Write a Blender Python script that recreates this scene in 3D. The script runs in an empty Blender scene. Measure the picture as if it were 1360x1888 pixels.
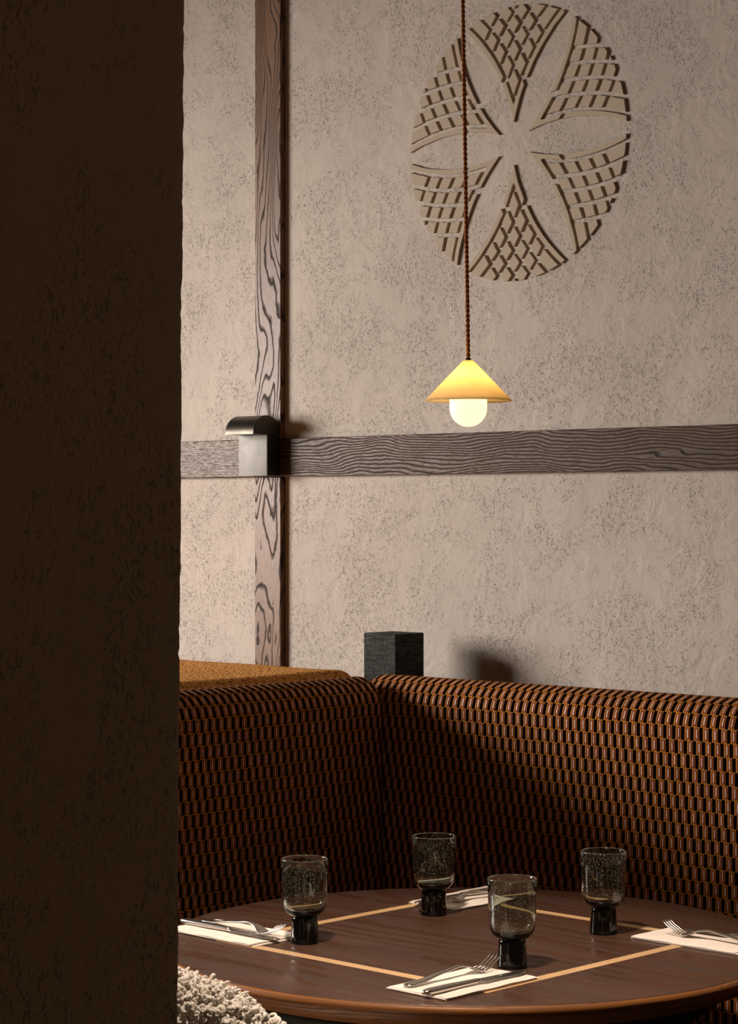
import bpy, bmesh, math, random
from mathutils import Vector, Matrix, noise as mnoise

random.seed(7)
SC = bpy.context.scene
COL = SC.collection
PI = math.pi

# ------------------------------------------------------------------ camera, world, lights, exposure
EYE = 1.41
F = 4150.0
cam_d = bpy.data.cameras.new('camera')
cam_d.sensor_width = 36.0
cam_d.lens = F / 1888.0 * 36.0
cam_d.clip_start = 0.05
cam = bpy.data.objects.new('camera', cam_d)
COL.objects.link(cam)
cam.location = (0, 0, EYE)
cam.rotation_euler = (PI / 2, 0, 0)
SC.camera = cam

SC.view_settings.view_transform = 'Standard'
SC.view_settings.look = 'None'
SC.view_settings.gamma = 1.0
SC.view_settings.use_curve_mapping = False
SC.view_settings.exposure = 0.0
SC.cycles.use_denoising = True
SC.cycles.max_bounces = 12
SC.cycles.transmission_bounces = 12
SC.cycles.transparent_max_bounces = 12

world = bpy.data.worlds.new('world')
SC.world = world
world.use_nodes = True
bg = world.node_tree.nodes['Background']
bg.inputs[0].default_value = (1.0, 0.50, 0.235, 1)
bg.inputs[1].default_value = 0.060


def area_light(name, loc, target, sx, sy, power, color, spread=180.0):
    d = bpy.data.lights.new(name, 'AREA')
    d.spread = math.radians(spread)
    d.shape = 'RECTANGLE'
    d.size = sx
    d.size_y = sy
    d.energy = power
    d.color = color
    o = bpy.data.objects.new(name, d)
    COL.objects.link(o)
    o.location = loc
    dr = Vector(target) - Vector(loc)
    o.rotation_euler = dr.to_track_quat('-Z', 'Y').to_euler()
    return o


def spot_light(name, loc, target, power, color, size, blend, radius):
    d = bpy.data.lights.new(name, 'SPOT')
    d.energy = power
    d.color = color
    d.spot_size = size
    d.spot_blend = blend
    d.shadow_soft_size = radius
    o = bpy.data.objects.new(name, d)
    COL.objects.link(o)
    o.location = loc
    dr = Vector(target) - Vector(loc)
    o.rotation_euler = dr.to_track_quat('-Z', 'Y').to_euler()
    return o


# daylight from a window on the left of the room, and a ceiling downlight above the table
area_light('window_light', (-3.2, 5.08, 1.74), (0.75, 4.15, 0.85), 1.3, 1.1, 43.0, (1.0, 0.925, 0.855), 92.0)
spot_light('ceiling_downlight', (-0.22, 2.50, 2.82), (0.03, 3.25, 0.75), 310.0, (1.0, 0.83, 0.68), math.radians(36), 0.6, 0.09)

# ------------------------------------------------------------------ plan of the corner
TH = math.radians(43.5)
WX, WY = math.cos(TH), -math.sin(TH)       # w: along the plastered wall, to the right
NX, NY = -math.sin(TH), -math.cos(TH)      # n: out of that wall, into the room
W3 = Vector((WX, WY, 0))
N3 = Vector((NX, NY, 0))
CORNER = Vector((0.0373, 4.42, 0))         # where the two seat backs meet
WALL_D = 0.28
WALL_P = CORNER - N3 * WALL_D              # a point on the plastered wall
ANG = math.atan2(WY, WX)                   # rotation that turns local +x into w
TABLE_Z = 0.75
TABLE_C = Vector((0.156, 3.482, 0))
TABLE_R = 0.479
BACK_TOP = 1.086


def ray(px, py):
    return Vector(((px - 680.0) / F, 1.0, (944.0 - py) / F))


def on_wall(px, py, off=0.0):
    """point seen at px, py on the plane that stands off metres in front of the plastered wall"""
    d = ray(px, py)
    p0 = WALL_P + N3 * off
    o = Vector((0, 0, EYE))
    t = (p0 - o).dot(N3) / d.dot(N3)
    return o + d * t


def wall_t(p):
    return (p - WALL_P).dot(W3)


def on_level(px, py, z):
    d = ray(px, py)
    t = (z - EYE) / d.z
    return Vector((0, 0, EYE)) + d * t


# ------------------------------------------------------------------ node helpers
class NT:
    def __init__(self, name):
        self.m = bpy.data.materials.new(name)
        self.m.use_nodes = True
        self.t = self.m.node_tree
        self.b = self.t.nodes['Principled BSDF']
        self.out = self.t.nodes['Material Output']

    def node(self, typ, **kw):
        n = self.t.nodes.new(typ)
        for k, v in kw.items():
            setattr(n, k, v)
        return n

    def put(self, sock, v):
        if isinstance(v, bpy.types.NodeSocket):
            self.t.links.new(v, sock)
        elif isinstance(v, (tuple, list)) and len(v) == 3 and sock.type == 'RGBA':
            sock.default_value = (*v, 1)
        else:
            sock.default_value = v

    def math(self, op, a, b=0.0, c=0.0, clamp=False):
        n = self.node('ShaderNodeMath', operation=op, use_clamp=clamp)
        self.put(n.inputs[0], a)
        self.put(n.inputs[1], b)
        self.put(n.inputs[2], c)
        return n.outputs[0]

    def smooth(self, v, a, b, lo=0.0, hi=1.0):
        n = self.node('ShaderNodeMapRange', interpolation_type='SMOOTHSTEP')
        self.put(n.inputs[0], v)
        self.put(n.inputs[1], a)
        self.put(n.inputs[2], b)
        self.put(n.inputs[3], lo)
        self.put(n.inputs[4], hi)
        return n.outputs[0]

    def mix(self, f, a, b):
        n = self.node('ShaderNodeMix', data_type='RGBA')
        self.put(n.inputs[0], f)
        self.put(n.inputs[6], a)
        self.put(n.inputs[7], b)
        return n.outputs[2]

    def coord(self, kind='Object'):
        return self.node('ShaderNodeTexCoord').outputs[kind]

    def scale(self, v, s, off=(0, 0, 0)):
        n = self.node('ShaderNodeMapping')
        self.put(n.inputs[0], v)
        n.inputs[1].default_value = off
        n.inputs[3].default_value = s
        return n.outputs[0]

    def noise(self, v, scale=1.0, detail=2.0, rough=0.5, dist=0.0):
        n = self.node('ShaderNodeTexNoise')
        self.put(n.inputs['Vector'], v)
        n.inputs['Scale'].default_value = scale
        n.inputs['Detail'].default_value = detail
        n.inputs['Roughness'].default_value = rough
        n.inputs['Distortion'].default_value = dist
        return n.outputs[0]

    def voronoi(self, v, scale, feature='F1'):
        n = self.node('ShaderNodeTexVoronoi', feature=feature)
        self.put(n.inputs['Vector'], v)
        n.inputs['Scale'].default_value = scale
        return n.outputs[0]

    def sep(self, v):
        n = self.node('ShaderNodeSeparateXYZ')
        self.put(n.inputs[0], v)
        return n.outputs

    def comb(self, x, y, z=0.0):
        n = self.node('ShaderNodeCombineXYZ')
        self.put(n.inputs[0], x)
        self.put(n.inputs[1], y)
        self.put(n.inputs[2], z)
        return n.outputs[0]

    def bump(self, h, strength, dist):
        n = self.node('ShaderNodeBump')
        n.inputs['Strength'].default_value = strength
        n.inputs['Distance'].default_value = dist
        self.put(n.inputs['Height'], h)
        self.t.links.new(n.outputs[0], self.b.inputs['Normal'])
        return n

    def set(self, **kw):
        names = dict(color='Base Color', rough='Roughness', metal='Metallic', spec='Specular IOR Level',
                     trans='Transmission Weight', ior='IOR', sheen='Sheen Weight', sheen_rough='Sheen Roughness',
                     sheen_tint='Sheen Tint', coat='Coat Weight', coat_rough='Coat Roughness',
                     emit='Emission Color', emit_s='Emission Strength', alpha='Alpha', aniso='Anisotropic')
        for k, v in kw.items():
            self.put(self.b.inputs[names[k]], v)
        return self.m


def plain(name, color, rough=0.5, **kw):
    return NT(name).set(color=color, rough=rough, **kw)


# ------------------------------------------------------------------ materials
def mat_plaster(name, color, stretch=(1, 1, 1), strength=0.9, pit_shade=0.30):
    n = NT(name)
    co = n.scale(n.coord(), stretch)
    # flecks torn out of the trowelled surface, in patches
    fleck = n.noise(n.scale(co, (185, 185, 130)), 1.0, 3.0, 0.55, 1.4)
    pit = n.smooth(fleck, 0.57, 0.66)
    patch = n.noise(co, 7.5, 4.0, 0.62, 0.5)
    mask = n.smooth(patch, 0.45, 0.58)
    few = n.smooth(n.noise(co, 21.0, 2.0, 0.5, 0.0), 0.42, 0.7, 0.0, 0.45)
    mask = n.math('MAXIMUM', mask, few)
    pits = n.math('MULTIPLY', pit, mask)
    swirl = n.noise(co, 16.0, 3.0, 0.5, 1.2)
    fine = n.noise(co, 420.0, 2.0, 0.6, 0.0)
    h = n.math('SUBTRACT', n.math('MULTIPLY', swirl, 0.9), n.math('MULTIPLY', pits, 1.0))
    h = n.math('ADD', h, n.math('MULTIPLY', n.math('MULTIPLY', fine, mask), 0.25))
    n.bump(h, strength, 0.004)
    tone = n.noise(co, 2.2, 3.0, 0.5, 0.3)
    c1 = n.mix(n.smooth(tone, 0.35, 0.7), tuple(c * 0.92 for c in color), tuple(min(1, c * 1.06) for c in color))
    c = n.mix(n.math('MULTIPLY', pits, pit_shade), c1, tuple(c * 0.35 for c in color))  # shade of the side light in the pits, mixed into the colour
    return n.set(color=c, rough=0.72, spec=0.35)


def mat_wood(name, base, dark, kc, amp, sl, sc, line=0.3, rough=0.36, seed=0.0, spec=0.5, pore=0.35, bump=0.5, coord='UV'):
    """grain lines are the contours of a field stretched along the board (u along, v across, metres)"""
    n = NT(name)
    uv = n.coord(coord)
    x, y, _ = n.sep(uv)
    f1 = n.noise(n.comb(n.math('MULTIPLY', x, sl), n.math('MULTIPLY', y, sc), seed), 1.0, 1.5, 0.45, 0.35)
    wob = n.noise(n.comb(n.math('MULTIPLY', x, 38), n.math('MULTIPLY', y, 60), seed + 3), 1.0, 2.0, 0.5, 0.0)
    v = n.math('ADD', n.math('MULTIPLY', y, kc), n.math('MULTIPLY', f1, amp))
    v = n.math('ADD', v, n.math('MULTIPLY', wob, 0.45))
    fr = n.math('FRACT', v)
    up = n.smooth(fr, 0.0, 0.10)
    dn = n.smooth(fr, 0.10, line + 0.12, 1.0, 0.0)
    ln = n.math('MULTIPLY', up, dn)
    po = n.noise(n.comb(n.math('MULTIPLY', x, 60), n.math('MULTIPLY', y, 1500), seed), 1.0, 2.0, 0.6, 0.0)
    po = n.smooth(po, 0.50, 0.75)
    tone = n.noise(n.comb(n.math('MULTIPLY', x, 3), n.math('MULTIPLY', y, 20), seed + 9), 1.0, 2.0, 0.5, 0.0)
    c = n.mix(n.smooth(tone, 0.3, 0.7), tuple(k * 0.85 for k in base), tuple(k * 1.2 for k in base))
    d = n.math('MAXIMUM', ln, n.math('MULTIPLY', po, pore))
    c = n.mix(d, c, dark)
    if bump:
        n.bump(n.math('SUBTRACT', 1.0, d), bump, 0.0012)
    return n.set(color=c, rough=n.math('ADD', n.math('MULTIPLY', d, 0.35), rough), spec=spec)


def mat_fabric():
    """woven upholstery: staggered bars and dark slots with a pale thread; u along the back, v up, metres"""
    n = NT('patterned_velvet')
    u, v, _ = n.sep(n.coord('UV'))
    rv = n.math('DIVIDE', v, 0.0243)
    row = n.math('FLOOR', rv)
    fv = n.math('FRACT', rv)
    cu = n.math('ADD', n.math('DIVIDE', u, 0.0192), n.math('MULTIPLY', row, 0.28))
    fu = n.math('FRACT', cu)
    idn = n.node('ShaderNodeTexWhiteNoise', noise_dimensions='2D')
    n.put(idn.inputs['Vector'], n.comb(n.math('FLOOR', cu), row))
    rnd = idn.outputs[0]

    def box(x, a, b, s):
        return n.math('MULTIPLY', n.smooth(x, a - s, a + s), n.smooth(x, b - s, b + s, 1.0, 0.0))
    slot = n.math('MULTIPLY', box(fu, 0.585, 0.965, 0.04), box(fv, 0.01, 0.985, 0.025))
    rect = n.math('MULTIPLY', box(fu, 0.07, 0.50, 0.05), box(fv, 0.08, 0.91, 0.04))
    thread = n.math('MULTIPLY', box(fu, 0.225, 0.335, 0.02), box(fv, 0.18, 0.82, 0.03))
    weave = n.noise(n.comb(n.math('MULTIPLY', u, 900), n.math('MULTIPLY', v, 900)), 1.0, 2.0, 0.6, 0.0)
    ground = n.mix(weave, (0.32, 0.100, 0.012), (0.64, 0.275, 0.042))
    bar = n.mix(rnd, (0.20, 0.028, 0.011), (0.33, 0.068, 0.014))
    c = n.mix(rect, ground, bar)
    c = n.mix(slot, c, (0.004, 0.002, 0.003))
    c = n.mix(thread, c, n.mix(rnd, (0.80, 0.62, 0.46), (0.95, 0.85, 0.72)))
    h = n.math('ADD', n.math('MULTIPLY', slot, -1.0), n.math('MULTIPLY', rect, 0.25))
    h = n.math('ADD', h, n.math('MULTIPLY', thread, 0.5))
    h = n.math('ADD', h, n.math('MULTIPLY', weave, 0.15))
    n.bump(h, 0.7, 0.0018)
    return n.set(color=c, rough=n.math('SUBTRACT', 0.8, n.math('MULTIPLY', thread, 0.42)), spec=n.math('ADD', n.math('MULTIPLY', n.math('SUBTRACT', 1.0, slot), 0.10), n.math('MULTIPLY', thread, 0.7)))


def mat_boucle():
    n = NT('mustard_boucle')
    co = n.coord()
    sp = n.voronoi(co, 190.0)
    sp2 = n.noise(co, 120.0, 3.0, 0.6, 0.6)
    dark = n.smooth(sp2, 0.50, 0.63)
    c = n.mix(dark, (0.78, 0.37, 0.10), (0.26, 0.080, 0.018))
    n.bump(n.math('ADD', sp, n.math('MULTIPLY', sp2, 0.8)), 0.8, 0.003)
    return n.set(color=c, rough=0.9, spec=0.06)


def mat_blackwood():
    n = NT('black_scored_wood')
    x, y, z = n.sep(n.coord())
    a = n.noise(n.comb(n.math('MULTIPLY', x, 40), n.math('MULTIPLY', y, 40), n.math('MULTIPLY', z, 700)), 1.0, 2.0, 0.6)
    s = n.math('ADD', x, y)
    b = n.noise(n.comb(n.math('MULTIPLY', s, 600), 0.0, n.math('MULTIPLY', z, 30)), 1.0, 2.0, 0.6)
    d = n.math('MULTIPLY', n.smooth(a, 0.36, 0.56), n.smooth(b, 0.36, 0.56))
    c = n.mix(d, (0.010, 0.010, 0.009), (0.075, 0.078, 0.068))
    n.bump(d, 0.6, 0.001)
    return n.set(color=c, rough=0.7, spec=0.15)


def mat_glass(name, tint, rough=0.0):
    n = NT(name)
    return n.set(color=tint, rough=rough, trans=1.0, ior=1.45)


M = {}
M['plaster'] = mat_plaster('wall_plaster', (0.55, 0.472, 0.405), strength=0.78, pit_shade=0.25)
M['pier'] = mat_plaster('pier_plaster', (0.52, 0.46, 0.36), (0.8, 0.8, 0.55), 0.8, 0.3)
M['tile'] = plain('relief_plaster', (0.475, 0.375, 0.275), 0.7, spec=0.3)
M['post_wood'] = mat_wood('dark_stained_oak_upright', (0.17, 0.083, 0.042), (0.016, 0.006, 0.003), 34.0, 21.0, 2.3, 13.0, 0.30, 0.40, 4.2, pore=0.10, spec=0.36)
M['beam_wood'] = mat_wood('dark_stained_oak_rail', (0.105, 0.053, 0.029), (0.012, 0.005, 0.003), 150.0, 11.0, 4.0, 12.0, 0.42, 0.43, 1.3, spec=0.30)
M['fine_wood'] = mat_wood('fine_grained_oak_rail', (0.17, 0.088, 0.05), (0.03, 0.014, 0.008), 330.0, 5.0, 3.0, 10.0, 0.42, 0.36, 7.7, spec=0.5)
M['fabric'] = mat_fabric()
M['boucle'] = mat_boucle()
M['blackwood'] = mat_blackwood()
M['shaded_seat'] = plain('shade_darkened_seat', (0.022, 0.009, 0.006), 0.6, spec=0.2)  # near-black seat colour stands in for the shade under the table
M['table'] = mat_wood('walnut_top', (0.072, 0.032, 0.0185), (0.050, 0.022, 0.0125), 26.0, 7.0, 1.3, 7.0, 0.7, 0.24, 2.0, pore=0.45, bump=0.0)
M['rim'] = mat_wood('oak_table_edge', (0.27, 0.098, 0.022), (0.14, 0.048, 0.011), 120.0, 5.0, 3.0, 20.0, 0.5, 0.35, 5.0, bump=0.1)
M['inlay'] = mat_wood('maple_inlay', (0.62, 0.39, 0.20), (0.46, 0.27, 0.12), 200.0, 3.0, 6.0, 30.0, 0.6, 0.35, 6.0, bump=0.0)
M['napkin'] = plain('ivory_linen', (0.80, 0.70, 0.61), 0.85, spec=0.2)
M['steel'] = plain('stainless_steel', (0.56, 0.52, 0.475), 0.28, metal=1.0)
M['smoke'] = mat_glass('smoked_glass', (0.64, 0.68, 0.62))
M['foot'] = mat_glass('black_glass', (0.012, 0.016, 0.015))
M['bubble'] = plain('air_bubble', (0.75, 0.72, 0.64), 0.15, spec=0.8)
M['floor'] = mat_wood('dark_floor', (0.05, 0.028, 0.016), (0.025, 0.013, 0.008), 20.0, 5.0, 1.0, 4.0, coord='Object', bump=0.0)
M['ceiling'] = plain('ceiling_paint', (0.22, 0.17, 0.13), 0.9)
M['iron'] = plain('black_iron', (0.02, 0.018, 0.016), 0.45, metal=0.6)


def mat_metal(name, a, b, rough, metal=0.9):
    n = NT(name)
    co = n.coord()
    t = n.noise(co, 28.0, 4.0, 0.6, 0.4)
    s = n.noise(n.scale(co, (30, 30, 900)), 1.0, 2.0, 0.6)
    c = n.mix(n.smooth(t, 0.35, 0.65), a, b)
    n.bump(s, 0.08, 0.0005)
    return n.set(color=c, rough=rough, metal=metal)


M['nickel'] = mat_metal('brushed_nickel', (0.34, 0.32, 0.30), (0.28, 0.268, 0.255), 0.66, 0.4)
M['dark_bronze'] = mat_metal('blackened_bronze', (0.022, 0.017, 0.013), (0.016, 0.012, 0.010), 0.5, 0.3)
M['bronze'] = mat_metal('dark_bronze', (0.085, 0.070, 0.057), (0.062, 0.052, 0.043), 0.36)


def mat_cord():
    n = NT('rust_cotton_cord')
    x, y, z = n.sep(n.coord('UV'))
    b = n.noise(n.comb(n.math('MULTIPLY', x, 40), n.math('MULTIPLY', y, 3)), 1.0, 2.0, 0.6)
    c = n.mix(b, (0.34, 0.10, 0.028), (0.66, 0.25, 0.065))
    return n.set(color=c, rough=0.8, spec=0.2)


M['cord'] = mat_cord()


def mat_shade():
    n = NT('translucent_shade')
    tr = n.node('ShaderNodeBsdfTranslucent')
    tr.inputs[0].default_value = (1.0, 0.84, 0.55, 1)
    df = n.node('ShaderNodeBsdfDiffuse')
    df.inputs[0].default_value = (0.80, 0.62, 0.38, 1)
    mx = n.node('ShaderNodeMixShader')
    mx.inputs[0].default_value = 0.40
    n.t.links.new(tr.outputs[0], mx.inputs[1])
    n.t.links.new(df.outputs[0], mx.inputs[2])
    n.t.links.new(mx.outputs[0], n.out.inputs[0])
    return n.m


M['shade'] = mat_shade()
M['bulb'] = plain('opal_lamp', (0.9, 0.8, 0.6), 0.3, emit=(1.0, 0.76, 0.36), emit_s=1.8)
M['core'] = plain('lamp_core', (0.9, 0.8, 0.6), 0.3, emit=(1.0, 0.78, 0.42), emit_s=115.0)


def mat_fleece():
    n = NT('cream_sheepskin')
    co = n.coord()
    t = n.noise(co, 40.0, 3.0, 0.6)
    c = n.mix(t, (0.62, 0.55, 0.47), (0.85, 0.79, 0.70))
    return n.set(color=c, rough=0.9, spec=0.15, sheen=0.3)


M['fleece'] = mat_fleece()


# ------------------------------------------------------------------ object helpers
def tag(o, label=None, cat=None, group=None, kind=None):
    if label:
        o['label'] = label
    if cat:
        o['category'] = cat
    if group:
        o['group'] = group
    if kind:
        o['kind'] = kind
    return o


def empty(name, loc, rz=0.0):
    o = bpy.data.objects.new(name, None)
    o.empty_display_size = 0.05
    COL.objects.link(o)
    o.location = loc
    o.rotation_euler = (0, 0, rz)
    return o


def link(name, me, mat, parent=None, loc=None, rz=None):
    if mat is not None and not me.materials:
        me.materials.append(mat)
    o = bpy.data.objects.new(name, me)
    COL.objects.link(o)
    if parent is not None:
        o.parent = parent
    if loc is not None:
        o.location = loc
    if rz is not None:
        o.rotation_euler = (0, 0, rz)
    return o


def mesh(name, verts, faces, smooth=False, uvs=None):
    me = bpy.data.meshes.new(name)
    me.from_pydata([tuple(v) for v in verts], [], faces)
    if uvs is not None:                       # one uv per vertex
        lay = me.uv_layers.new(name='UVMap')
        for l in me.loops:
            lay.data[l.index].uv = uvs[l.vertex_index]
    bm = bmesh.new()
    bm.from_mesh(me)
    bmesh.ops.recalc_face_normals(bm, faces=bm.faces)
    bm.to_mesh(me)
    bm.free()
    if smooth:
        me.shade_smooth()
    me.update()
    return me


def bm_mesh(name, bm, smooth=False, angle=None):
    bmesh.ops.recalc_face_normals(bm, faces=bm.faces)
    me = bpy.data.meshes.new(name)
    bm.to_mesh(me)
    bm.free()
    if smooth:
        me.shade_smooth()
    if angle is not None:
        me.shade_smooth()
        try:
            me.set_sharp_from_angle(angle=angle)
        except Exception:
            pass
    return me


def box_mesh(name, x0, x1, y0, y1, z0, z1, bevel=0.0, seg=2, grain='x'):
    bm = bmesh.new()
    vs = [bm.verts.new((x, y, z)) for x in (x0, x1) for y in (y0, y1) for z in (z0, z1)]
    for f in ((0, 1, 3, 2), (4, 6, 7, 5), (0, 4, 5, 1), (2, 3, 7, 6), (0, 2, 6, 4), (1, 5, 7, 3)):
        bm.faces.new([vs[i] for i in f])
    if bevel:
        bmesh.ops.bevel(bm, geom=bm.edges[:], offset=bevel, segments=seg, profile=0.5, affect='EDGES')
    uvl = bm.loops.layers.uv.new('UVMap')
    bmesh.ops.recalc_face_normals(bm, faces=bm.faces)
    for f in bm.faces:
        nrm = f.normal
        for l in f.loops:
            c = l.vert.co
            if grain == 'x':
                l[uvl].uv = (c.x, c.z if abs(nrm.z) < 0.7 else c.y)
            elif grain == 'z':
                l[uvl].uv = (c.z, c.x if abs(nrm.x) < 0.7 else c.y)
            else:
                l[uvl].uv = (c.y, c.x if abs(nrm.x) < 0.7 else c.z)
    return bm_mesh(name, bm, angle=math.radians(40) if bevel else None)


def lathe_mesh(name, prof, seg=48, close=False, uv=False):
    """prof: list of (r, z); a radius of 0 makes a pole"""
    verts, faces, rings, uvs = [], [], [], []
    L = 0.0
    for i, (r, z) in enumerate(prof):
        if i:
            L += math.hypot(r - prof[i - 1][0], z - prof[i - 1][1])
        if r < 1e-7:
            rings.append([len(verts)])
            verts.append((0, 0, z))
            uvs.append((0, L))
        else:
            ring = []
            for k in range(seg):
                a = 2 * PI * k / seg
                ring.append(len(verts))
                verts.append((r * math.cos(a), r * math.sin(a), z))
                uvs.append((a * r, L))
            rings.append(ring)
    pairs = list(zip(rings, rings[1:]))
    if close:
        pairs.append((rings[-1], rings[0]))
    for A, B in pairs:
        for k in range(seg):
            k2 = (k + 1) % seg
            if len(A) == 1 and len(B) == 1:
                continue
            if len(A) == 1:
                faces.append((A[0], B[k], B[k2]))
            elif len(B) == 1:
                faces.append((A[k], B[0], A[k2]))
            else:
                faces.append((A[k], B[k], B[k2], A[k2]))
    return mesh(name, verts, faces, True, uvs if uv else None)


def add_tube(verts, faces, path, rad, sides=6, uvs=None, vlen=None):
    n = len(path)
    base = len(verts)
    up = Vector((0, 0, 1))
    prev = None
    for i, p in enumerate(path):
        a = path[max(0, i - 1)]
        b = path[min(n - 1, i + 1)]
        t = (b - a)
        if t.length < 1e-9:
            t = Vector((0, 0, 1))
        t.normalize()
        if prev is None:
            x = t.cross(up if abs(t.z) < 0.9 else Vector((1, 0, 0))).normalized()
        else:
            x = (prev - t * prev.dot(t)).normalized()
        prev = x
        y = t.cross(x)
        r = rad[i] if isinstance(rad, (list, tuple)) else rad
        for k in range(sides):
            q = 2 * PI * k / sides
            verts.append(p + (x * math.cos(q) + y * math.sin(q)) * r)
            if uvs is not None:
                uvs.append((vlen[i] if vlen else i * 0.1, k / sides))
    for i in range(n - 1):
        for k in range(sides):
            k2 = (k + 1) % sides
            A = base + i * sides
            faces.append((A + k, A + k2, A + sides + k2, A + sides + k))
    faces.append(tuple(base + k for k in range(sides))[::-1])
    faces.append(tuple(base + (n - 1) * sides + k for k in range(sides)))


def loft_mesh(name, secs, sides=12, power=2.6):
    """secs: (x, y, z, half_width, half_thickness, pitch) along +x; superellipse sections with closed ends"""
    verts, faces = [], []
    add_loft(verts, faces, secs, sides, power)
    return mesh(name, verts, faces, True)


def add_loft(verts, faces, secs, sides=12, power=2.6):
    base = len(verts)
    for (x, y, z, hw, ht, pitch) in secs:
        for k in range(sides):
            a = 2 * PI * k / sides
            c, s = math.cos(a), math.sin(a)
            v = hw * math.copysign(abs(c) ** (2 / power), c)
            w = ht * math.copysign(abs(s) ** (2 / power), s)
            verts.append((x - w * math.sin(pitch), y + v, z + w * math.cos(pitch)))
    n = len(secs)
    for i in range(n - 1):
        for k in range(sides):
            k2 = (k + 1) % sides
            A = base + i * sides
            faces.append((A + k, A + k2, A + sides + k2, A + sides + k))
    faces.append(tuple(base + k for k in range(sides))[::-1])
    faces.append(tuple(base + (n - 1) * sides + k for k in range(sides)))


def copy_tree(o, parent=None):
    c = o.copy()
    COL.objects.link(c)
    if parent is not None:
        c.parent = parent
    for ch in list(o.children):
        copy_tree(ch, c)
    return c


# ------------------------------------------------------------------ setting: floor, ceiling, walls, pier, timber
tag(link('floor', box_mesh('floor', -6, 6, -2.0, 11, -0.1, 0.0), M['floor']), kind='structure')
tag(link('ceiling', box_mesh('ceiling', -6, 6, 1.5, 11, 2.9, 3.0), M['ceiling']), kind='structure')
# local frame of the wall: x along w, y towards the back (-n), origin at WALL_P
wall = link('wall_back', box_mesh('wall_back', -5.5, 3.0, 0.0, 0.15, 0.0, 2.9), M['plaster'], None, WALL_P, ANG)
tag(wall, kind='structure')


def pier_mesh():
    """end of a plastered wall: the end arris is uneven, its face runs towards the camera along n"""
    verts, faces = [], []
    nz, H = 440, 2.9
    cols = [(-0.14, 0.16), (-0.05, 0.163), (-0.012, 0.162), (-0.004, 0.1605), (0.0, 0.157), (0.0, 0.150), (0.0, 0.10), (0.0, 0.0)]
    # plan outline, local x = across (w), y = along -n (the end faces away); built below as rings in z
    out = []
    for s in (0.9, 0.6, 0.4, 0.25, 0.15, 0.08, 0.04, 0.015, 0.006):
        out.append((0.0, -s))                    # visible face, going to the arris
    out += [(-0.0015, -0.0015), (-0.006, 0.0), (-0.02, 0.0), (-0.06, 0.0), (-0.13, 0.0), (-0.15, -0.02), (-0.15, -0.9)]
    m = len(out)
    for i in range(nz + 1):
        z = H * i / nz
        lean = (z - EYE) * 0.0098
        for j, (x, y) in enumerate(out):
            near = max(0.0, 1.0 - abs(y) / 0.05) * (1.0 if j < m - 2 else 0.0)
            e = mnoise.noise(Vector((x * 30, y * 30 + 5, z * 55))) * 0.0011 + mnoise.noise(Vector((x * 8, y * 8, z * 9))) * 0.0012
            e += max(0.0, mnoise.noise(Vector((3.3, y * 20, z * 110))) - 0.25) * -0.003
            wx, wy = x + lean + e * near, y + e * near * 0.6
            verts.append((wx, wy, z))
    for i in range(nz):
        for j in range(m):
            j2 = (j + 1) % m
            faces.append((i * m + j, i * m + j2, (i + 1) * m + j2, (i + 1) * m + j))
    faces.append(tuple(range(m))[::-1])
    faces.append(tuple(range(nz * m, nz * m + m)))
    me = mesh('wall_left', verts, faces)
    me.shade_smooth()
    me.set_sharp_from_angle(angle=math.radians(35))
    return me


PIER_E = Vector(((336.5 - 680) / F * 2.4, 2.4, 0))
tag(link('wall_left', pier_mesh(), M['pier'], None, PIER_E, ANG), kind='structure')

TRIM = 0.015
pA = on_wall(469.5, 944, TRIM)
pB = on_wall(517.0, 944, TRIM)
tA, tB = wall_t(pA), wall_t(pB)
zc0 = EYE + (944 - 879.2) / F * on_wall(494, 944, TRIM).y       # underside of the rail
zc1 = EYE + (944 - 809.5) / F * on_wall(494, 944, TRIM).y       # top of the rail


def trim(name, x0, x1, z0, z1, mat, grain):
    # y runs to the back, so the front face is at -TRIM; let it bite 4 mm into the wall
    o = link(name, box_mesh(name, x0, x1, -TRIM, 0.0, z0, z1, 0.0012, 1, grain), mat, None, WALL_P, ANG)
    tag(o, kind='structure')
    return o


trim('trim_1', tA, tB, zc1 + 0.0005, 2.9, M['post_wood'], 'z')
trim('trim_2', tA, tB, 0.0, zc0 - 0.0005, M['post_wood'], 'z')
trim('trim_3', -3.5, tA - 0.0005, zc0, zc1, M['fine_wood'], 'x')
trim('trim_4', tA + 0.0005, 2.6, zc0, zc1, M['beam_wood'], 'x')

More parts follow.
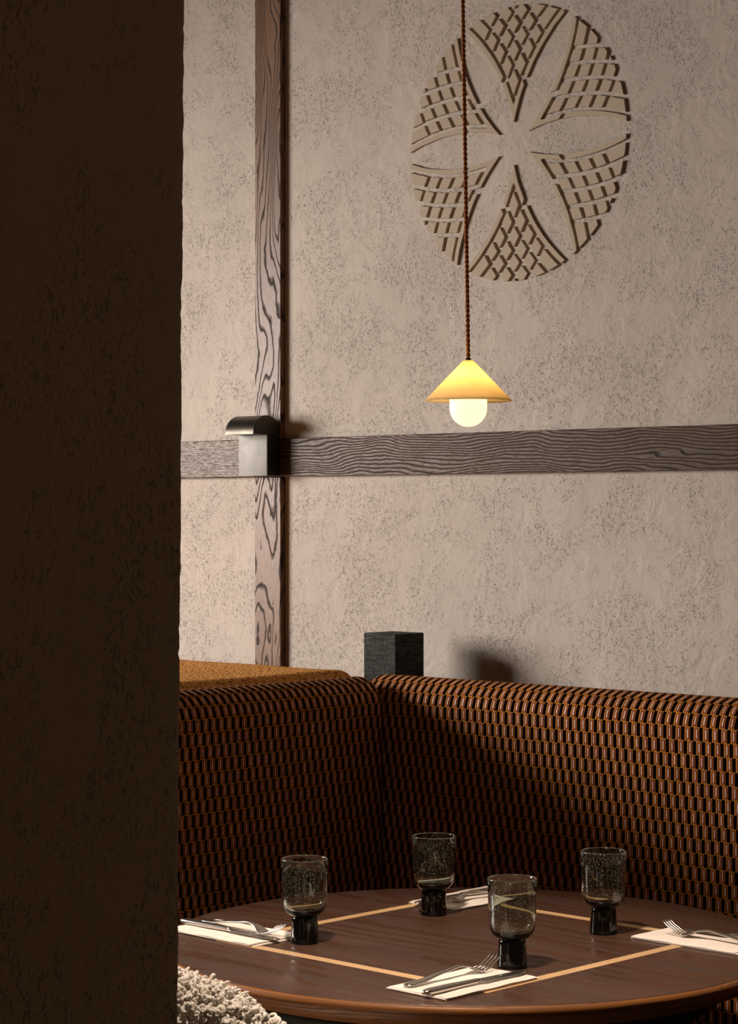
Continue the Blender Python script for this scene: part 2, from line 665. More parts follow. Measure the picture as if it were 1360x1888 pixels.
# ------------------------------------------------------------------ wall light at the crossing of the timbers
def build_sconce():
    q = on_wall(440, 878, TRIM + 0.041)
    t0 = wall_t(q)
    wd = wall_t(on_wall(492, 878, TRIM + 0.041)) - t0
    z0 = q.z
    zl = on_wall(440, 802.5, TRIM + 0.041).z
    root = empty('wall_light', WALL_P + W3 * t0 + N3 * TRIM + Vector((0, 0, z0)), ANG)
    tag(root, 'metal wall light with curved dark hood over a square grey plate, on the timber crossing', 'wall light')
    link('block', box_mesh('block', 0.0006, wd - 0.0006, -0.0385, 0, 0.0006, zl - z0 - 0.0008, 0.001, 1), M['dark_bronze'], root)
    link('face_plate', box_mesh('face_plate', 0, wd, -0.0415, -0.0385, 0, zl - z0 - 0.0008, 0.0010, 2), M['nickel'], root)['label'] = 'square brushed grey face plate'
    R = 0.042
    verts, faces = [], []
    seg = 28
    ring = []
    for i in range(seg + 1):
        a = PI * i / seg
        ring.append((-0.041 - R * math.cos(a) if True else 0, R * math.sin(a)))
    # half disc from the lip in front to the timber behind, with softened arrises at both ends
    for (x, k) in ((-0.001, 0.97), (0.0004, 1.0), (wd - 0.0004, 1.0), (wd + 0.001, 0.97)):
        for (y, z) in ring:
            verts.append((x, -0.041 + (y + 0.041) * k, z * k + zl - z0))
    m = seg + 1
    for s in range(3):
        for i in range(seg):
            faces.append((s * m + i, s * m + i + 1, (s + 1) * m + i + 1, (s + 1) * m + i))
        faces.append((s * m, (s + 1) * m, (s + 1) * m + m - 1, s * m + m - 1))
    faces.append(tuple(range(m)))
    faces.append(tuple(range(3 * m, 4 * m))[::-1])
    me = mesh('hood', verts, faces)
    me.shade_smooth()
    me.set_sharp_from_angle(angle=math.radians(35))
    link('hood', me, M['bronze'], root)['label'] = 'dark half-round metal hood'


build_sconce()

# ------------------------------------------------------------------ plaster relief on the wall
def circle3(p, q, r):
    ax, ay = p; bx, by = q; cx, cy = r
    d = 2 * (ax * (by - cy) + bx * (cy - ay) + cx * (ay - by))
    ux = ((ax * ax + ay * ay) * (by - cy) + (bx * bx + by * by) * (cy - ay) + (cx * cx + cy * cy) * (ay - by)) / d
    uy = ((ax * ax + ay * ay) * (cx - bx) + (bx * bx + by * by) * (ax - cx) + (cx * cx + cy * cy) * (bx - ax)) / d
    return ux, uy, math.hypot(ax - ux, ay - uy)


def build_relief():
    cpt = on_wall(949.5, 265.0)
    R = 253.5 / F * cpt.y
    SX = 1.02
    root = empty('plaster_relief', cpt, ANG)
    tag(root, 'round plaster relief of six latticed petals standing out of the wall above the rail', 'relief')
    c1x, c1y, r0 = circle3((0.134, 0.0775), (0.585, 0.128), (1.0, 0.042))
    ca, sa = math.cos(PI / 3), math.sin(PI / 3)
    c2x, c2y = ca * c1x + sa * c1y, sa * c1x - ca * c1y         # mirror over the 30 degree line

    def pt(a, b):
        ra, rb = r0 + a, r0 + b
        dx, dy = c2x - c1x, c2y - c1y
        d = math.hypot(dx, dy)
        k = (ra * ra - rb * rb + d * d) / (2 * d)
        h = math.sqrt(max(0.0, ra * ra - k * k))
        mx, my = c1x + dx * k / d, c1y + dy * k / d
        p1 = (mx - dy / d * h, my + dx / d * h)
        p2 = (mx + dy / d * h, my - dx / d * h)
        f = lambda p: p[0] * math.cos(PI / 6) + p[1] * math.sin(PI / 6)
        return p1 if f(p1) > f(p2) else p2

    def clip(poly, rad=1.0):
        for k in range(96):
            a = 2 * PI * k / 96
            nx, ny = math.cos(a), math.sin(a)
            out = []
            for i in range(len(poly)):
                p, q = poly[i], poly[(i + 1) % len(poly)]
                dp, dq = p[0] * nx + p[1] * ny - rad, q[0] * nx + q[1] * ny - rad
                if dp <= 0:
                    out.append(p)
                if dp * dq < 0:
                    t = dp / (dp - dq)
                    out.append((p[0] + (q[0] - p[0]) * t, p[1] + (q[1] - p[1]) * t))
            poly = out
            if len(poly) < 3:
                return []
        res = []
        for p in poly:
            if not res or math.hypot(p[0] - res[-1][0], p[1] - res[-1][1]) > 0.004:
                res.append(p)
        return res

    def area(poly):
        return abs(sum(poly[i][0] * poly[(i + 1) % len(poly)][1] - poly[(i + 1) % len(poly)][0] * poly[i][1] for i in range(len(poly)))) / 2

    def ab_poly(a0, a1, b0, b1, n=5):
        pts = []
        for i in range(n):
            pts.append(pt(a0 + (a1 - a0) * i / n, b0))
        for i in range(n):
            pts.append(pt(a1, b0 + (b1 - b0) * i / n))
        for i in range(n):
            pts.append(pt(a1 + (a0 - a1) * i / n, b1))
        for i in range(n):
            pts.append(pt(a0, b1 + (b0 - b1) * i / n))
        return pts

    w, g = 0.034, 0.026
    L0, P, G = w + g, 0.1105, 0.030
    polys = []
    lv = [(L0 + i * P, L0 + i * P + P - G) for i in range(4)] + [(L0 + 4 * P, 1.05)]
    for (a0, a1) in lv:
        for (b0, b1) in lv:
            polys.append(('tile', ab_poly(a0, a1, b0, b1, 4)))
    polys.append(('border_strip', ab_poly(0, w, 0.212, 1.1, 16)))
    polys.append(('border_strip', ab_poly(0.212, 1.1, 0, w, 16)))
    t = 0.172
    tip = [pt(0, t * i / 5) for i in range(6)] + [pt(w, t), pt(w, w + 0.01), pt(w + 0.01, w), pt(t, w)] + [pt(t * (5 - i) / 5, 0) for i in range(5)]
    polys.append(('tip', tip))
    rnd = random.Random(3)
    for k in range(6):
        a = PI / 3 * k
        cs, sn = math.cos(a), math.sin(a)
        for nm, poly in polys:
            p = clip(poly, 1.0)
            if len(p) < 3 or area(p) < 0.0003:
                continue
            p = [(x * cs - y * sn, x * sn + y * cs) for x, y in p]
            jit = 0.0016
            p = [(x + rnd.uniform(-jit, jit), y + rnd.uniform(-jit, jit)) for x, y in p]
            hgt = rnd.uniform(0.0044, 0.0058) if nm == 'tile' else 0.0052
            cx = sum(q[0] for q in p) / len(p)
            cy = sum(q[1] for q in p) / len(p)
            m = len(p)
            verts = [(x * R * SX, 0.0, y * R) for x, y in p]
            verts += [(x * R * SX, -hgt + 0.0008, y * R) for x, y in p]
            kk = 0.965 if nm == 'tile' else 1.0
            verts += [((cx + (x - cx) * kk) * R * SX, -hgt, (cy + (y - cy) * kk) * R) for x, y in p]
            faces = []
            for i in range(m):
                j = (i + 1) % m
                faces.append((i, j, m + j, m + i))
                faces.append((m + i, m + j, 2 * m + j, 2 * m + i))
            faces.append(tuple(range(2 * m, 3 * m)))
            link(nm, mesh(nm, verts, faces), M['tile'], root)


build_relief()

# ------------------------------------------------------------------ corner banquette in patterned fabric
def back_mesh(name, length, thick=0.11, r=0.058, z0=0.38, top=BACK_TOP, end0=0.03, end1=0.05, uoff=0.0, sag=0.0):
    """upholstered back: local x along its length, front face at y=0, y to the back; rolled top"""
    prof = []
    nz = 16
    for i in range(nz + 1):
        prof.append((0.0, z0 + (top - r - z0) * i / nz))
    for i in range(1, 11):
        a = PI / 2 * i / 10
        prof.append((r - r * math.cos(a), top - r + r * math.sin(a)))
    rb = thick - r - 0.001
    for i in range(1, 9):
        a = PI / 2 * i / 8
        prof.append((thick - rb + rb * math.sin(a), top - rb + rb * math.cos(a)))
    prof.append((thick, z0))
    vl = [0.0]
    for p, q in zip(prof, prof[1:]):
        vl.append(vl[-1] + math.hypot(q[0] - p[0], q[1] - p[1]))
    xs = [0, .003, .008, .015, .024, .035, .05]
    xs = xs + [0.05 + (length - 0.1) * i / 24 for i in range(1, 24)] + [length - x for x in reversed(xs)]
    verts, uvs, faces = [], [], []
    for x in xs:
        e0, e1 = x, length - x
        drop = 0.0
        shr = 1.0
        for e, R in ((e0, end0), (e1, end1)):
            if R > 0 and e < R:
                k = 1 - math.sqrt(max(0, 1 - ((R - e) / R) ** 2))
                drop = max(drop, k * R * 0.8)
                shr = min(shr, 1 - 0.55 * k)
        puff = -0.004 * math.sin(PI * min(1, max(0, x / length)))
        for (y, z), v in zip(prof, vl):
            t = (z - z0) / (top - z0)
            yy = thick / 2 + (y - thick / 2) * shr + puff * (1 if y < thick * 0.3 else 0)
            verts.append((x, yy, z - drop * max(0, t) ** 2 - sag * x))
            uvs.append((x + uoff, v))
    m = len(prof)
    for i in range(len(xs) - 1):
        for j in range(m - 1):
            faces.append((i * m + j, i * m + j + 1, (i + 1) * m + j + 1, (i + 1) * m + j))
        faces.append((i * m + m - 1, i * m, (i + 1) * m, (i + 1) * m + m - 1))
    faces.append(tuple(range(m)))
    faces.append(tuple(range((len(xs) - 1) * m, len(xs) * m))[::-1])
    me = mesh(name, verts, faces, False, uvs)
    me.shade_smooth()
    me.set_sharp_from_angle(angle=math.radians(60))
    return me


def cushion_mesh(name, lx, ly, lz, r=0.03):
    me = box_mesh(name, 0, lx, 0, ly, 0, lz, r, 4, 'x')
    for lp in me.uv_layers[0].data:
        lp.uv = (lp.uv[0], lp.uv[1])
    return me


bq = empty('corner_banquette', CORNER, ANG)
tag(bq, 'L-shaped corner banquette in brown, red and black patterned fabric behind the round table', 'banquette')
# right back runs along the wall (local +x), its front at y=0; it passes 7 cm behind the left back
link('backrest', back_mesh('backrest', 1.55, uoff=0.004), M['fabric'], bq, (-0.085, 0.0, 0))
# left back runs out of the wall along n (local -y); its front faces local +x
lb = link('backrest', back_mesh('backrest', 0.86, end0=0.06, end1=0.03, uoff=0.011), M['fabric'], bq, (0.0, -0.859, 0), PI / 2)
SEAT_D = 0.40
link('seat', cushion_mesh('seat', 1.46, SEAT_D, 0.13), M['shaded_seat'], bq, (0.002, -SEAT_D - 0.006, 0.33))
link('seat', cushion_mesh('seat', SEAT_D, 0.44, 0.13), M['shaded_seat'], bq, (0.002, -0.85, 0.33))
link('base', box_mesh('base', 0.03, 1.45, -0.36, 0.10, 0.0, 0.378), M['iron'], bq)
link('base', box_mesh('base', -0.10, 0.36, -0.83, -0.365, 0.0, 0.33), M['iron'], bq)

# mustard banquette of the neighbouring booth, back to back with the left one
mq = empty('mustard_banquette', CORNER, ANG)
tag(mq, 'mustard bouclé banquette behind the patterned left back, top seen along the wall', 'banquette')


def mustard_top():
    """deep padded top filling the corner between the wall and the divider, edges rolled"""
    x0, x1 = -1.55, -0.114
    y0, y1 = -0.80, 0.035
    top, thick, r = 1.092, 0.16, 0.05
    bm = bmesh.new()
    nx, ny = 60, 34
    grid = []
    for i in range(nx + 1):
        rowv = []
        for j in range(ny + 1):
            # denser towards the rims
            u = i / nx
            v = j / ny
            u = 0.5 - 0.5 * math.cos(PI * u)
            v = 0.5 - 0.5 * math.cos(PI * v)
            x = x0 + (x1 - x0) * u
            y = y0 + (y1 - y0) * v
            er = min(x1 - x, 0.04) / 0.04
            eb = min(y1 - y, 0.02) / 0.02
            ef = min(y - y0, r) / r
            el = min(x - x0, r) / r
            z = top
            z -= (1 - math.sqrt(max(0, 1 - (1 - er) ** 2))) * 0.045
            z -= (1 - math.sqrt(max(0, 1 - (1 - eb) ** 2))) * 0.012
            z -= (1 - math.sqrt(max(0, 1 - (1 - ef) ** 2))) * r
            z -= (1 - math.sqrt(max(0, 1 - (1 - el) ** 2))) * r
            z += 0.004 * mnoise.noise(Vector((x * 4, y * 4, 1.7)))
            rowv.append(bm.verts.new((x, y, z)))
        grid.append(rowv)
    for i in range(nx):
        for j in range(ny):
            bm.faces.new((grid[i][j], grid[i + 1][j], grid[i + 1][j + 1], grid[i][j + 1]))
    edge = [e for e in bm.edges if e.is_boundary]
    ret = bmesh.ops.extrude_edge_only(bm, edges=edge)
    for v in ret['geom']:
        if isinstance(v, bmesh.types.BMVert):
            v.co.z = 0.42
    bmesh.ops.holes_fill(bm, edges=[e for e in bm.edges if e.is_boundary], sides=0)
    me = bm_mesh('backrest', bm)
    me.shade_smooth()
    me.set_sharp_from_angle(angle=math.radians(50))
    return me


link('backrest', mustard_top(), M['boucle'], mq)
link('base', box_mesh('base', -1.5, -0.13, -0.75, 0.02, 0.0, 0.42), M['iron'], mq)

# dark post standing behind the seat backs
pz = on_wall(728, 1170, 0.168)
pt0 = wall_t(on_wall(669.5, 1168, 0.168))
pt1 = wall_t(on_wall(728.5, 1168, 0.168))
post_top = EYE - (1169.5 - 944) / F * on_wall(728, 1170, 0.168).y
po = link('wooden_post', box_mesh('wooden_post', 0, pt1 - pt0, -0.086, 0.0, 0.0, post_top, 0.0015, 1), M['blackwood'],
          None, WALL_P + W3 * pt0 + N3 * 0.081, ANG)
tag(po, 'square black scored wooden post rising behind the corner of the seat backs', 'post')

# ------------------------------------------------------------------ round table
tb = empty('round_table', TABLE_C, ANG)
tag(tb, 'round walnut table with a pale square inlay, set for four', 'table')


def table_disc():
    prof = [(0.0, -0.006), (TABLE_R - 0.10, -0.006)]
    me_prof = [(0.0, -0.004), (TABLE_R - 0.0055, -0.004), (TABLE_R - 0.0045, -0.0008), (TABLE_R - 0.0055, 0.0), (TABLE_R * 0.6, 0), (0.0, 0.0)]
    me = lathe_mesh('top', me_prof, 128)
    lay = me.uv_layers.new(name='UVMap')
    for l in me.loops:
        c = me.vertices[l.vertex_index].co
        lay.data[l.index].uv = (c.x, c.y)
    me.set_sharp_from_angle(angle=math.radians(25))
    return me


link('top', table_disc(), M['table'], tb, (0, 0, TABLE_Z))
edge_prof = [(0.0, -0.0042), (TABLE_R - 0.0055, -0.0042), (TABLE_R - 0.0043, -0.0010), (TABLE_R - 0.0024, -0.0022), (TABLE_R - 0.0008, -0.0046), (TABLE_R, -0.0080)]
for i in range(1, 13):
    a = i / 12 * PI / 2
    edge_prof.append((TABLE_R - 0.070 * (1 - math.cos(a)) ** 0.85, -0.0080 - 0.036 * math.sin(a)))
edge_prof.append((0.0, -0.044))
em = lathe_mesh('edge', edge_prof, 128, uv=True)
link('edge', em, M['rim'], tb, (0, 0, TABLE_Z))['label'] = 'rounded orange-brown underside of the table edge'
link('underside', lathe_mesh('underside', [(0.0, -0.0445), (TABLE_R - 0.074, -0.0445), (TABLE_R - 0.078, -0.060), (TABLE_R - 0.12, -0.092), (TABLE_R - 0.19, -0.110), (0.0, -0.110)], 96), M['iron'], tb, (0, 0, TABLE_Z))['label'] = 'added black shape standing in for shade beneath the table edge'  # added black cone hides the seat where shade lies under the table
SQ = 0.530
sc = Vector((0.1518, 3.476, 0)) - TABLE_C
lx, ly = sc.dot(W3), sc.dot(-N3)
hw = 0.0098
for k, (x0, x1, y0, y1) in enumerate(((-SQ / 2 - hw, SQ / 2 + hw, -SQ / 2 - hw, -SQ / 2 + hw), (-SQ / 2 - hw, SQ / 2 + hw, SQ / 2 - hw, SQ / 2 + hw),
                                      (-SQ / 2 - hw, -SQ / 2 + hw, -SQ / 2 + hw, SQ / 2 - hw), (SQ / 2 - hw, SQ / 2 + hw, -SQ / 2 + hw, SQ / 2 - hw))):
    link('inlay_strip', box_mesh('inlay_strip', lx + x0, lx + x1, ly + y0, ly + y1, -0.003, 0.00025, 0, 1, 'x' if k < 2 else 'y'), M['inlay'], tb, (0, 0, TABLE_Z))
link('pedestal', lathe_mesh('pedestal', [(0.0, 0.02), (0.045, 0.02), (0.04, 0.05), (0.036, 0.2), (0.036, 0.60), (0.045, 0.62), (0.08, 0.6395), (0.0, 0.6395)], 40), M['iron'], tb)
link('base', lathe_mesh('base', [(0.0, 0.0), (0.17, 0.0), (0.17, 0.012), (0.05, 0.03), (0.0, 0.03)], 48), M['iron'], tb)

# ------------------------------------------------------------------ drinking glasses
def glass_parts():
    H = 0.129
    bowl_out = [(0.0, 0.0405), (0.0150, 0.0405), (0.0195, 0.0410), (0.0250, 0.0440), (0.0300, 0.0490), (0.0330, 0.0555), (0.0343, 0.064), (0.0348, 0.080), (0.0353, 0.105), (0.0361, H - 0.0012), (0.0357, H - 0.0002), (0.0350, H)]
    bowl_in = [(0.0340, H - 0.0003), (0.0335, H - 0.0015), (0.0328, 0.105), (0.0323, 0.080), (0.0318, 0.065), (0.0302, 0.0572), (0.0265, 0.0515), (0.0200, 0.0480), (0.0100, 0.0465), (0.0, 0.0462)]
    bowl = lathe_mesh('bowl', bowl_out + bowl_in, 56)
    foot = lathe_mesh('foot', [(0.0, 0.0), (0.0195, 0.0), (0.0212, 0.0008), (0.0219, 0.0028), (0.0216, 0.0055), (0.0208, 0.020), (0.0200, 0.032), (0.0197, 0.0380), (0.0190, 0.0400), (0.0, 0.0401)], 48)
    verts, faces = [], []
    rnd = random.Random(11)
    ico = bmesh.new()
    bmesh.ops.create_icosphere(ico, subdivisions=1, radius=1.0)
    iv = [v.co.copy() for v in ico.verts]
    fi = [[v.index for v in f.verts] for f in ico.faces]
    ico.free()
    for _ in range(850):
        z = 0.060 + (0.122 - 0.060) * rnd.random() ** 0.8
        rr = 0.0330 + (z - 0.06) * 0.028
        a = rnd.uniform(0, 2 * PI)
        s = rnd.uniform(0.00020, 0.00052)
        sx = rnd.uniform(1.0, 1.9)
        b = len(verts)
        rad = Vector((math.cos(a), math.sin(a), 0))
        tan = Vector((-math.sin(a), math.cos(a), 0))
        for v in iv:
            verts.append(rad * (rr + v.x * s) + tan * (v.y * s * sx) + Vector((0, 0, z + v.z * s)))
        for f in fi:
            faces.append(tuple(b + q for q in f))
    bub = mesh('bubbles', verts, faces, True)
    return bowl, foot, bub


bowl_me, foot_me, bub_me = glass_parts()
glasses = (
    (561.5, 1738.0, 'smoked bubbly goblet with black foot beside the tip of the left napkin', 0.4),
    (799.5, 1686.0, 'smoked goblet with black foot on the back napkin, nearest the corner of the seats', 1.9),
    (944.0, 1783.0, 'smoked bubbly goblet with black foot beyond the front napkin, nearest the camera', 3.1),
    (1112.0, 1720.5, 'smoked bubbly goblet with black foot on the right inlay strip, beside the right napkin', 4.4),
)
g0 = None
for i, (px, py, lab, rz) in enumerate(glasses):
    p = on_level(px, py, TABLE_Z)
    if g0 is None:
        g0 = empty('goblet', p)
        link('bowl', bowl_me, M['smoke'], g0)
        link('foot', foot_me, M['foot'], g0)['label'] = 'solid black glass foot'
        tag(link('bubbles', bub_me, M['bubble'], g0), kind='stuff')
        o = g0
    else:
        o = copy_tree(g0)
    o.location = p + Vector((0, 0, 0.0004))
    o.rotation_euler = (0, 0, rz)
    tag(o, lab, 'glass', 'smoked goblets on the table')


# ------------------------------------------------------------------ napkins and cutlery
def napkin_mesh(seed):
    """paper-stiff linen folded in layers: 0.2 along x, 0.11 along y"""
    rnd = random.Random(seed)
    verts, faces = [], []
    L, Wd = 0.2, 0.108
    zb = 0.0
    for layer in range(3):
        sk = (rnd.uniform(-0.0015, 0.0015), rnd.uniform(-0.003, 0.003))
        th = 0.0012
        nx, ny = 20, 10
        base = len(verts)
        for side in (1, 0):
            for i in range(nx + 1):
                for j in range(ny + 1):
                    u, v = i / nx, j / ny
                    x = (u - 0.5) * (L - 0.004 * layer) + sk[1]
                    y = (v - 0.5) * Wd + sk[0] - 0.0012 * layer
                    fold = max(0, 1 - v / 0.12) * 0.0004
                    lift = 0.0010 * layer * max(0, v - 0.75) / 0.25 * max(0, u - 0.2)
                    wv = 0.0004 * mnoise.noise(Vector((u * 5 + seed, v * 3, layer * 3))) * layer
                    z = zb + side * th + lift + wv - fold * side
                    verts.append((x, y, max(0.0, z)))
        m = (nx + 1) * (ny + 1)
        for i in range(nx):
            for j in range(ny):
                a = base + i * (ny + 1) + j
                faces.append((a, a + ny + 1, a + ny + 2, a + 1))
                b = a + m
                faces.append((b, b + 1, b + ny + 2, b + ny + 1))
        ed = [(i, 0) for i in range(nx)] + [(nx, j) for j in range(ny)] + [(i, ny) for i in range(nx, 0, -1)] + [(0, j) for j in range(ny, 0, -1)]
        for (p, q) in zip(ed, ed[1:] + ed[:1]):
            a = base + p[0] * (ny + 1) + p[1]
            b = base + q[0] * (ny + 1) + q[1]
            faces.append((a, b, b + m, a + m))
        zb += th + 0.0001
    me = mesh('napkin', verts, faces)
    me.shade_smooth()
    me.set_sharp_from_angle(angle=math.radians(40))
    return me


def fork_mesh():
    L = 0.19
    verts, faces = [], []

    def zc(t):
        # rests on the handle end, arches at the neck, dips at the bowl and rises to the tips
        pts = [(0, 0.0030), (0.15, 0.0042), (0.40, 0.0105), (0.58, 0.0145), (0.68, 0.0115), (0.76, 0.0040), (0.80, 0.0030), (0.86, 0.0058), (0.93, 0.0125), (1.0, 0.0215)]
        for (a, za), (b, zb_) in zip(pts, pts[1:]):
            if t <= b:
                k = (t - a) / (b - a)
                k = k * k * (3 - 2 * k) * 0.35 + k * 0.65
                return za + (zb_ - za) * k
        return pts[-1][1]

    def pitch(t):
        return math.atan2((zc(min(1, t + .01)) - zc(max(0, t - .01))), L * (min(1, t + .01) - max(0, t - .01)))
    wid = [(0, 0.0052), (0.02, 0.0078), (0.06, 0.0088), (0.15, 0.0080), (0.35, 0.0048), (0.52, 0.0033), (0.62, 0.0036), (0.68, 0.0065), (0.73, 0.0105), (0.79, 0.0122), (0.815, 0.0122)]
    secs = []
    for i in range(34):
        t = 0.815 * i / 33
        hwid = 0.005
        for (a, wa), (b, wb) in zip(wid, wid[1:]):
            if a <= t <= b + 1e-9:
                hwid = wa + (wb - wa) * (t - a) / (b - a)
                break
        th = 0.0018 if t < 0.55 else 0.0018 - 0.0007 * min(1, (t - 0.55) / 0.2)
        if t < 0.02:
            th = 0.0013
        secs.append((t * L, 0, zc(t), hwid, th, pitch(t)))
    add_loft(verts, faces, secs, 14, 2.6)
    for k in range(4):
        y0 = -0.0104 + k * 0.00693
        s2 = []
        for i in range(9):
            t = 0.79 + 0.21 * i / 8
            s2.append((t * L, y0 * (1 - 0.08 * i / 8), zc(t), 0.0016 * (1 - 0.45 * i / 8), 0.0010 * (1 - 0.3 * i / 8), pitch(t)))
        add_loft(verts, faces, s2, 8, 3.0)
    return mesh('fork', verts, faces, True)


def knife_meshes():
    L = 0.22
    hs = []
    for i in range(20):
        t = i / 19
        wv = 0.0072 if t > 0.12 else 0.0046 + 0.0026 * (t / 0.12) ** 0.6
        wv = wv - 0.0022 * max(0, (t - 0.3) / 0.7)
        hv = 0.0042 if t > 0.08 else 0.0026 + 0.0016 * (t / 0.08)
        hs.append((t * 0.112, 0, 0.0044 - 0.0002, wv, hv - 0.0012 * max(0, (t - 0.5) / 0.5), 0))
    handle = loft_mesh('handle', hs, 16, 3.0)
    verts, faces = [], []
    bs = []
    for i in range(18):
        t = i / 17
        if t < 0.12:
            hwid = 0.0048 + 0.0045 * (t / 0.12)
        elif t < 0.75:
            hwid = 0.0093 + 0.0010 * (t - 0.12)
        else:
            hwid = 0.0099 * math.sqrt(max(0.02, 1 - ((t - 0.75) / 0.25) ** 2.2))
        off = 0.0 if t < 0.75 else 0.003 * ((t - 0.75) / 0.25)
        bs.append((0.108 + t * 0.112, off, 0.0042 - 0.0022 * t, hwid, 0.0009 if t > 0.08 else 0.0016, -0.02))
    add_loft(verts, faces, bs, 12, 2.2)
    return handle, mesh('blade', verts, faces, True)


NAP_H = 0.0043
fork_me = fork_mesh()
kh_me, kb_me = knife_meshes()
D_IN = -N3                                    # away from the front of the table, to the back right


def place_setting(center, axis, nap_label, fork_h, fork_t, knife_h, knife_t, fl, kl, seed):
    rz = math.atan2(axis.y, axis.x)
    nk = link('napkin', napkin_mesh(seed), M['napkin'], None, Vector((center.x, center.y, TABLE_Z + 0.0004)), rz)
    tag(nk, nap_label, 'napkin', 'folded napkins on the table')
    zt = TABLE_Z + 0.0004 + NAP_H
    f = link('fork', fork_me, M['steel'], None, Vector((fork_h.x, fork_h.y, zt)), math.atan2(fork_t.y - fork_h.y, fork_t.x - fork_h.x))
    tag(f, fl, 'fork', 'steel forks on the napkins')
    k = empty('table_knife', Vector((knife_h.x, knife_h.y, zt)), math.atan2(knife_t.y - knife_h.y, knife_t.x - knife_h.x))
    tag(k, kl, 'knife', 'steel knives on the napkins')
    link('handle', kh_me, M['steel'], k)
    link('blade', kb_me, M['steel'], k)


def V(x, y):
    return Vector((x, y, 0))


# front setting (handles towards the lower left)
place_setting(V(0.131, 3.146), D_IN, 'ivory napkin at the front of the table, touching the foot of the nearest goblet',
              V(0.050, 3.100), V(0.181, 3.232), V(0.074, 3.048), V(0.225, 3.204),
              'steel fork on the front napkin, tines raised towards the nearest goblet', 'steel knife on the front napkin, blade towards the nearest goblet', 1)
# left setting (handles to the left)
place_setting(V(-0.2125, 3.522), W3, 'ivory napkin on the left of the table, running behind the dark pier',
              V(-0.264, 3.597), V(-0.116, 3.443), V(-0.298, 3.590), V(-0.134, 3.433),
              'steel fork on the left napkin, tines towards the left goblet', 'steel knife on the left napkin, blade pointing towards the left goblet', 2)
# right setting (handles to the right)
place_setting(V(0.515, 3.455), W3, 'ivory napkin on the right of the table, cut by the edge of the photo',
              V(0.600, 3.372), V(0.452, 3.510), V(0.640, 3.390), V(0.470, 3.545),
              'steel fork on the right napkin, tines lifted towards the right goblet', 'steel knife on the right napkin, beyond its fork', 3)
# far setting (handles to the upper right)
place_setting(V(0.176, 3.836), D_IN, 'ivory napkin at the back of the table, partly hidden by two goblets',
              V(0.262, 3.880), V(0.118, 3.762), V(0.244, 3.905), V(0.105, 3.790),
              'steel fork on the back napkin, seen between two goblets', 'steel knife on the back napkin, lying beyond its fork', 4)

# ------------------------------------------------------------------ pendant lamp
def build_pendant():
    Y = 3.44
    k = Y / F
    top = Vector(((863 - 680) * k, Y, EYE + (944 - 664) * k))
    root = empty('pendant_lamp', top)
    tag(root, 'small conical pendant lamp glowing yellow on a twisted rust cord over the table', 'lamp')
    Rr, Hh = 81.0 * k, 75.0 * k
    th = 0.0016
    prof = [(0.0042, 0.0)]
    prof += [(0.0070, -0.0004), (0.0092, -0.0022)]
    for i in range(1, 15):
        t = i / 14
        prof.append((0.0092 + (Rr - 0.0092) * t, -0.0022 - (Hh - 0.0022) * t))
    inner = [(r - th * 0.8 if r > 0.01 else max(0.0042, r - 0.001), z - th) for r, z in prof[::-1]]
    inner[0] = (Rr - 0.0018, -Hh - 0.0006)
    link('shade', lathe_mesh('shade', prof + inner, 96, close=True), M['shade'], root)
    rb = 34.5 * k
    zb = -(787 - 664) * k
    bp = [(0.0, zb)]
    for i in range(1, 13):
        a = PI / 2 * i / 12
        bp.append((rb * math.sin(a), zb + rb - rb * math.cos(a)))
    bp += [(rb, -Hh + 0.004), (rb * 0.82, -Hh + 0.016), (rb * 0.5, -Hh + 0.022), (0.009, -Hh + 0.024), (0.0, -Hh + 0.024)]
    link('bulb', lathe_mesh('bulb', bp, 48), M['bulb'], root)['label'] = 'glowing rounded opal lamp'
    link('lamp_core', lathe_mesh('lamp_core', [(0.0, -Hh + 0.0245), (0.010, -Hh + 0.0255), (0.0125, -Hh + 0.029), (0.010, -Hh + 0.0325), (0.0, -Hh + 0.0335)], 24), M['core'], root)
    link('socket', lathe_mesh('socket', [(0.0, -Hh + 0.0340), (0.006, -Hh + 0.0340), (0.006, -0.004), (0.0041, -0.003), (0.0041, 0.0022), (0.0022, 0.004), (0.0, 0.004)], 24), M['iron'], root)
    # twisted two-strand cord up to the ceiling
    ztop = 2.9 - top.z - 0.012
    lean = -10.0 * k / (664 * k)
    v, f, uv = [], [], []
    n = 520
    for s in (0, PI):
        path, vl = [], []
        for i in range(n + 1):
            z = 0.003 + (ztop - 0.003) * i / n
            a = s + z / 0.0150 * 2 * PI
            bow = 0.0
            path.append(Vector((lean * z + 0.0017 * math.cos(a) + bow, 0.0017 * math.sin(a), z)))
            vl.append(z)
        add_tube(v, f, path, 0.0019, 6, uv, vl)
    link('cord', mesh('cord', v, f, True, uv), M['cord'], root)
    link('ceiling_cup', lathe_mesh('ceiling_cup', [(0.0, 0.0), (0.045, 0.0), (0.045, -0.012), (0.03, -0.022), (0.0, -0.024)], 32), M['iron'], root, (lean * ztop, 0, 2.9 - top.z))


build_pendant()

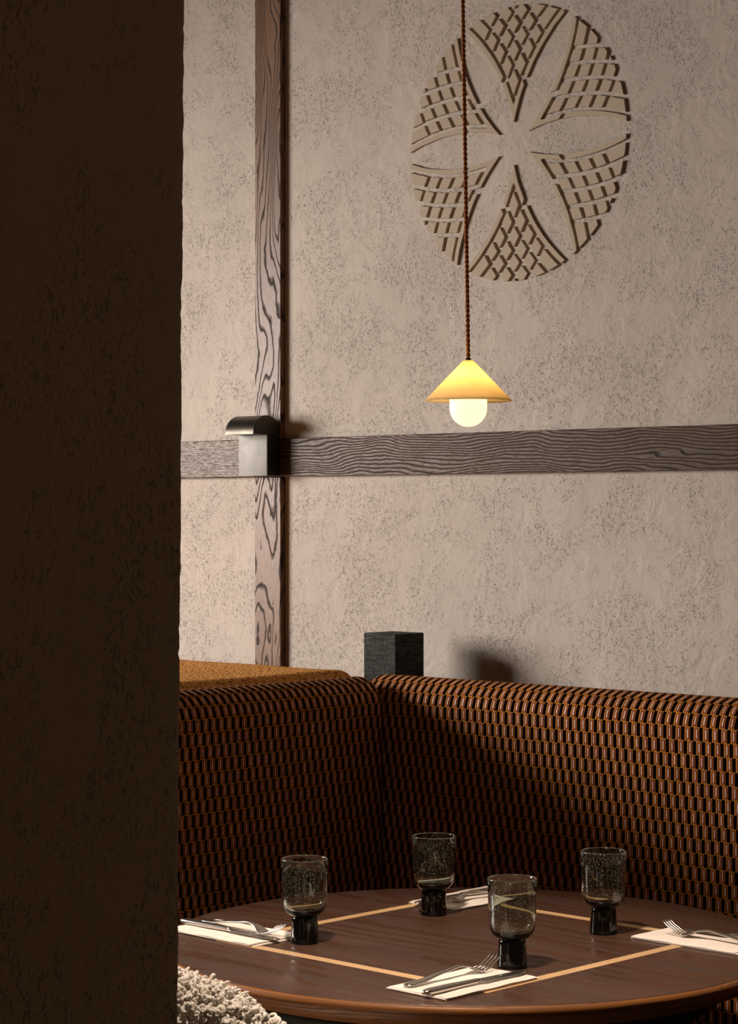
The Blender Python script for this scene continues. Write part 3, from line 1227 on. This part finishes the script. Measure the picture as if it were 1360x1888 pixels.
# ------------------------------------------------------------------ sheepskin chair in front of the table
def build_chair():
    c = Vector((-0.22, 3.03, 0))
    back_dir = math.atan2(-0.83, -0.56)
    root = empty('armchair', c, back_dir)
    tag(root, 'low round-backed chair covered in curly cream sheepskin at the front left of the table', 'chair')
    R = 0.235

    def crest(ph):
        d = abs(math.degrees(ph))
        pts = [(0, 0.842), (25, 0.836), (40, 0.822), (50, 0.798), (60, 0.768), (75, 0.715), (90, 0.67), (105, 0.65)]
        for (a, za), (b, zb) in zip(pts, pts[1:]):
            if d <= b:
                return za + (zb - za) * (d - a) / (b - a)
        return 0.65
    verts, faces = [], []
    nphi, prof_n = 60, 14
    span = math.radians(105)
    samples = []

    def sec(ph, j):
        # closed section of the padded shell: outer face, rolled crest, inner face
        t = 0.028
        zt, zb = crest(ph), 0.40
        if j <= 5:
            return R + t, zb + (zt - t - zb) * j / 5
        if j <= 9:
            a = PI * (j - 5) / 5
            return R + t * math.cos(a), zt - t + t * math.sin(a)
        return R - t, zt - t - (zt - t - zb) * (j - 10) / 3
    for i in range(nphi + 1):
        ph = -span + 2 * span * i / nphi
        for j in range(prof_n):
            r, z = sec(ph, j)
            r += 0.004 * mnoise.noise(Vector((ph * 9, z * 30, 2)))
            verts.append(Vector((r * math.cos(ph), r * math.sin(ph), z)))
    m = prof_n
    for i in range(nphi):
        for j in range(m):
            j2 = (j + 1) % m
            faces.append((i * m + j, i * m + j2, (i + 1) * m + j2, (i + 1) * m + j))
    faces.append(tuple(range(m)))
    faces.append(tuple(range(nphi * m, nphi * m + m))[::-1])
    back = link('backrest', mesh('backrest', verts, faces, True), M['fleece'], root)
    # curls of wool all over the shell
    rnd = random.Random(5)
    cv, cf = [], []
    for _ in range(7000):
        ph = rnd.uniform(-span, span)
        zt = crest(ph)
        t = 0.028
        q = rnd.random()
        if q < 0.62:                                        # outer face, more near the crest
            z = zt - t - (rnd.random() ** 1.8) * 0.26
            r = R + t
            nrm = Vector((math.cos(ph), math.sin(ph), 0.1))
        elif q < 0.86:
            a = PI * rnd.random()
            r, z = R + t * math.cos(a), zt - t + t * math.sin(a)
            nrm = Vector((math.cos(ph) * math.cos(a), math.sin(ph) * math.cos(a), math.sin(a)))
        else:
            z = zt - t - rnd.random() * 0.15
            r = R - t
            nrm = Vector((-math.cos(ph), -math.sin(ph), 0.1))
        nrm.normalize()
        p = Vector((r * math.cos(ph), r * math.sin(ph), z))
        tx = nrm.cross(Vector((rnd.uniform(-1, 1), rnd.uniform(-1, 1), rnd.uniform(-1, 1)))).normalized()
        ty = nrm.cross(tx)
        rad = rnd.uniform(0.0028, 0.0060)
        turns = rnd.uniform(0.8, 1.8)
        tilt = rnd.uniform(0.3, 1.0)
        path, rr = [], []
        ns = 10
        wd = rnd.uniform(0.0022, 0.0046)
        for i in range(ns + 1):
            s = i / ns
            a = s * turns * 2 * PI
            rk = rad * (1 - 0.45 * s)
            path.append(p + nrm * (0.001 + 0.013 * s * tilt + 0.004 * math.sin(a) * (1 - tilt * 0.5)) + tx * (rk * math.cos(a) - rad) + ty * (rk * math.sin(a)))
            rr.append(wd * (0.55 + 0.9 * s * (1 - s) * 2 - 0.25 * s))
        add_tube(cv, cf, path, rr, 5)
    tag(link('fleece', mesh('fleece', cv, cf, True), M['fleece'], root), kind='stuff')
    link('seat', lathe_mesh('seat', [(0.0, 0.36), (0.17, 0.36), (0.20, 0.375), (0.205, 0.40), (0.19, 0.43), (0.12, 0.445), (0.0, 0.45)], 48), M['fleece'], root)
    for (x, y) in ((0.13, 0.13), (0.13, -0.13), (-0.13, 0.13), (-0.13, -0.13)):
        link('leg', lathe_mesh('leg', [(0.0, 0.0), (0.011, 0.0), (0.017, 0.365), (0.0, 0.365)], 16), M['rim'], root, (x, y, 0))


build_chair()
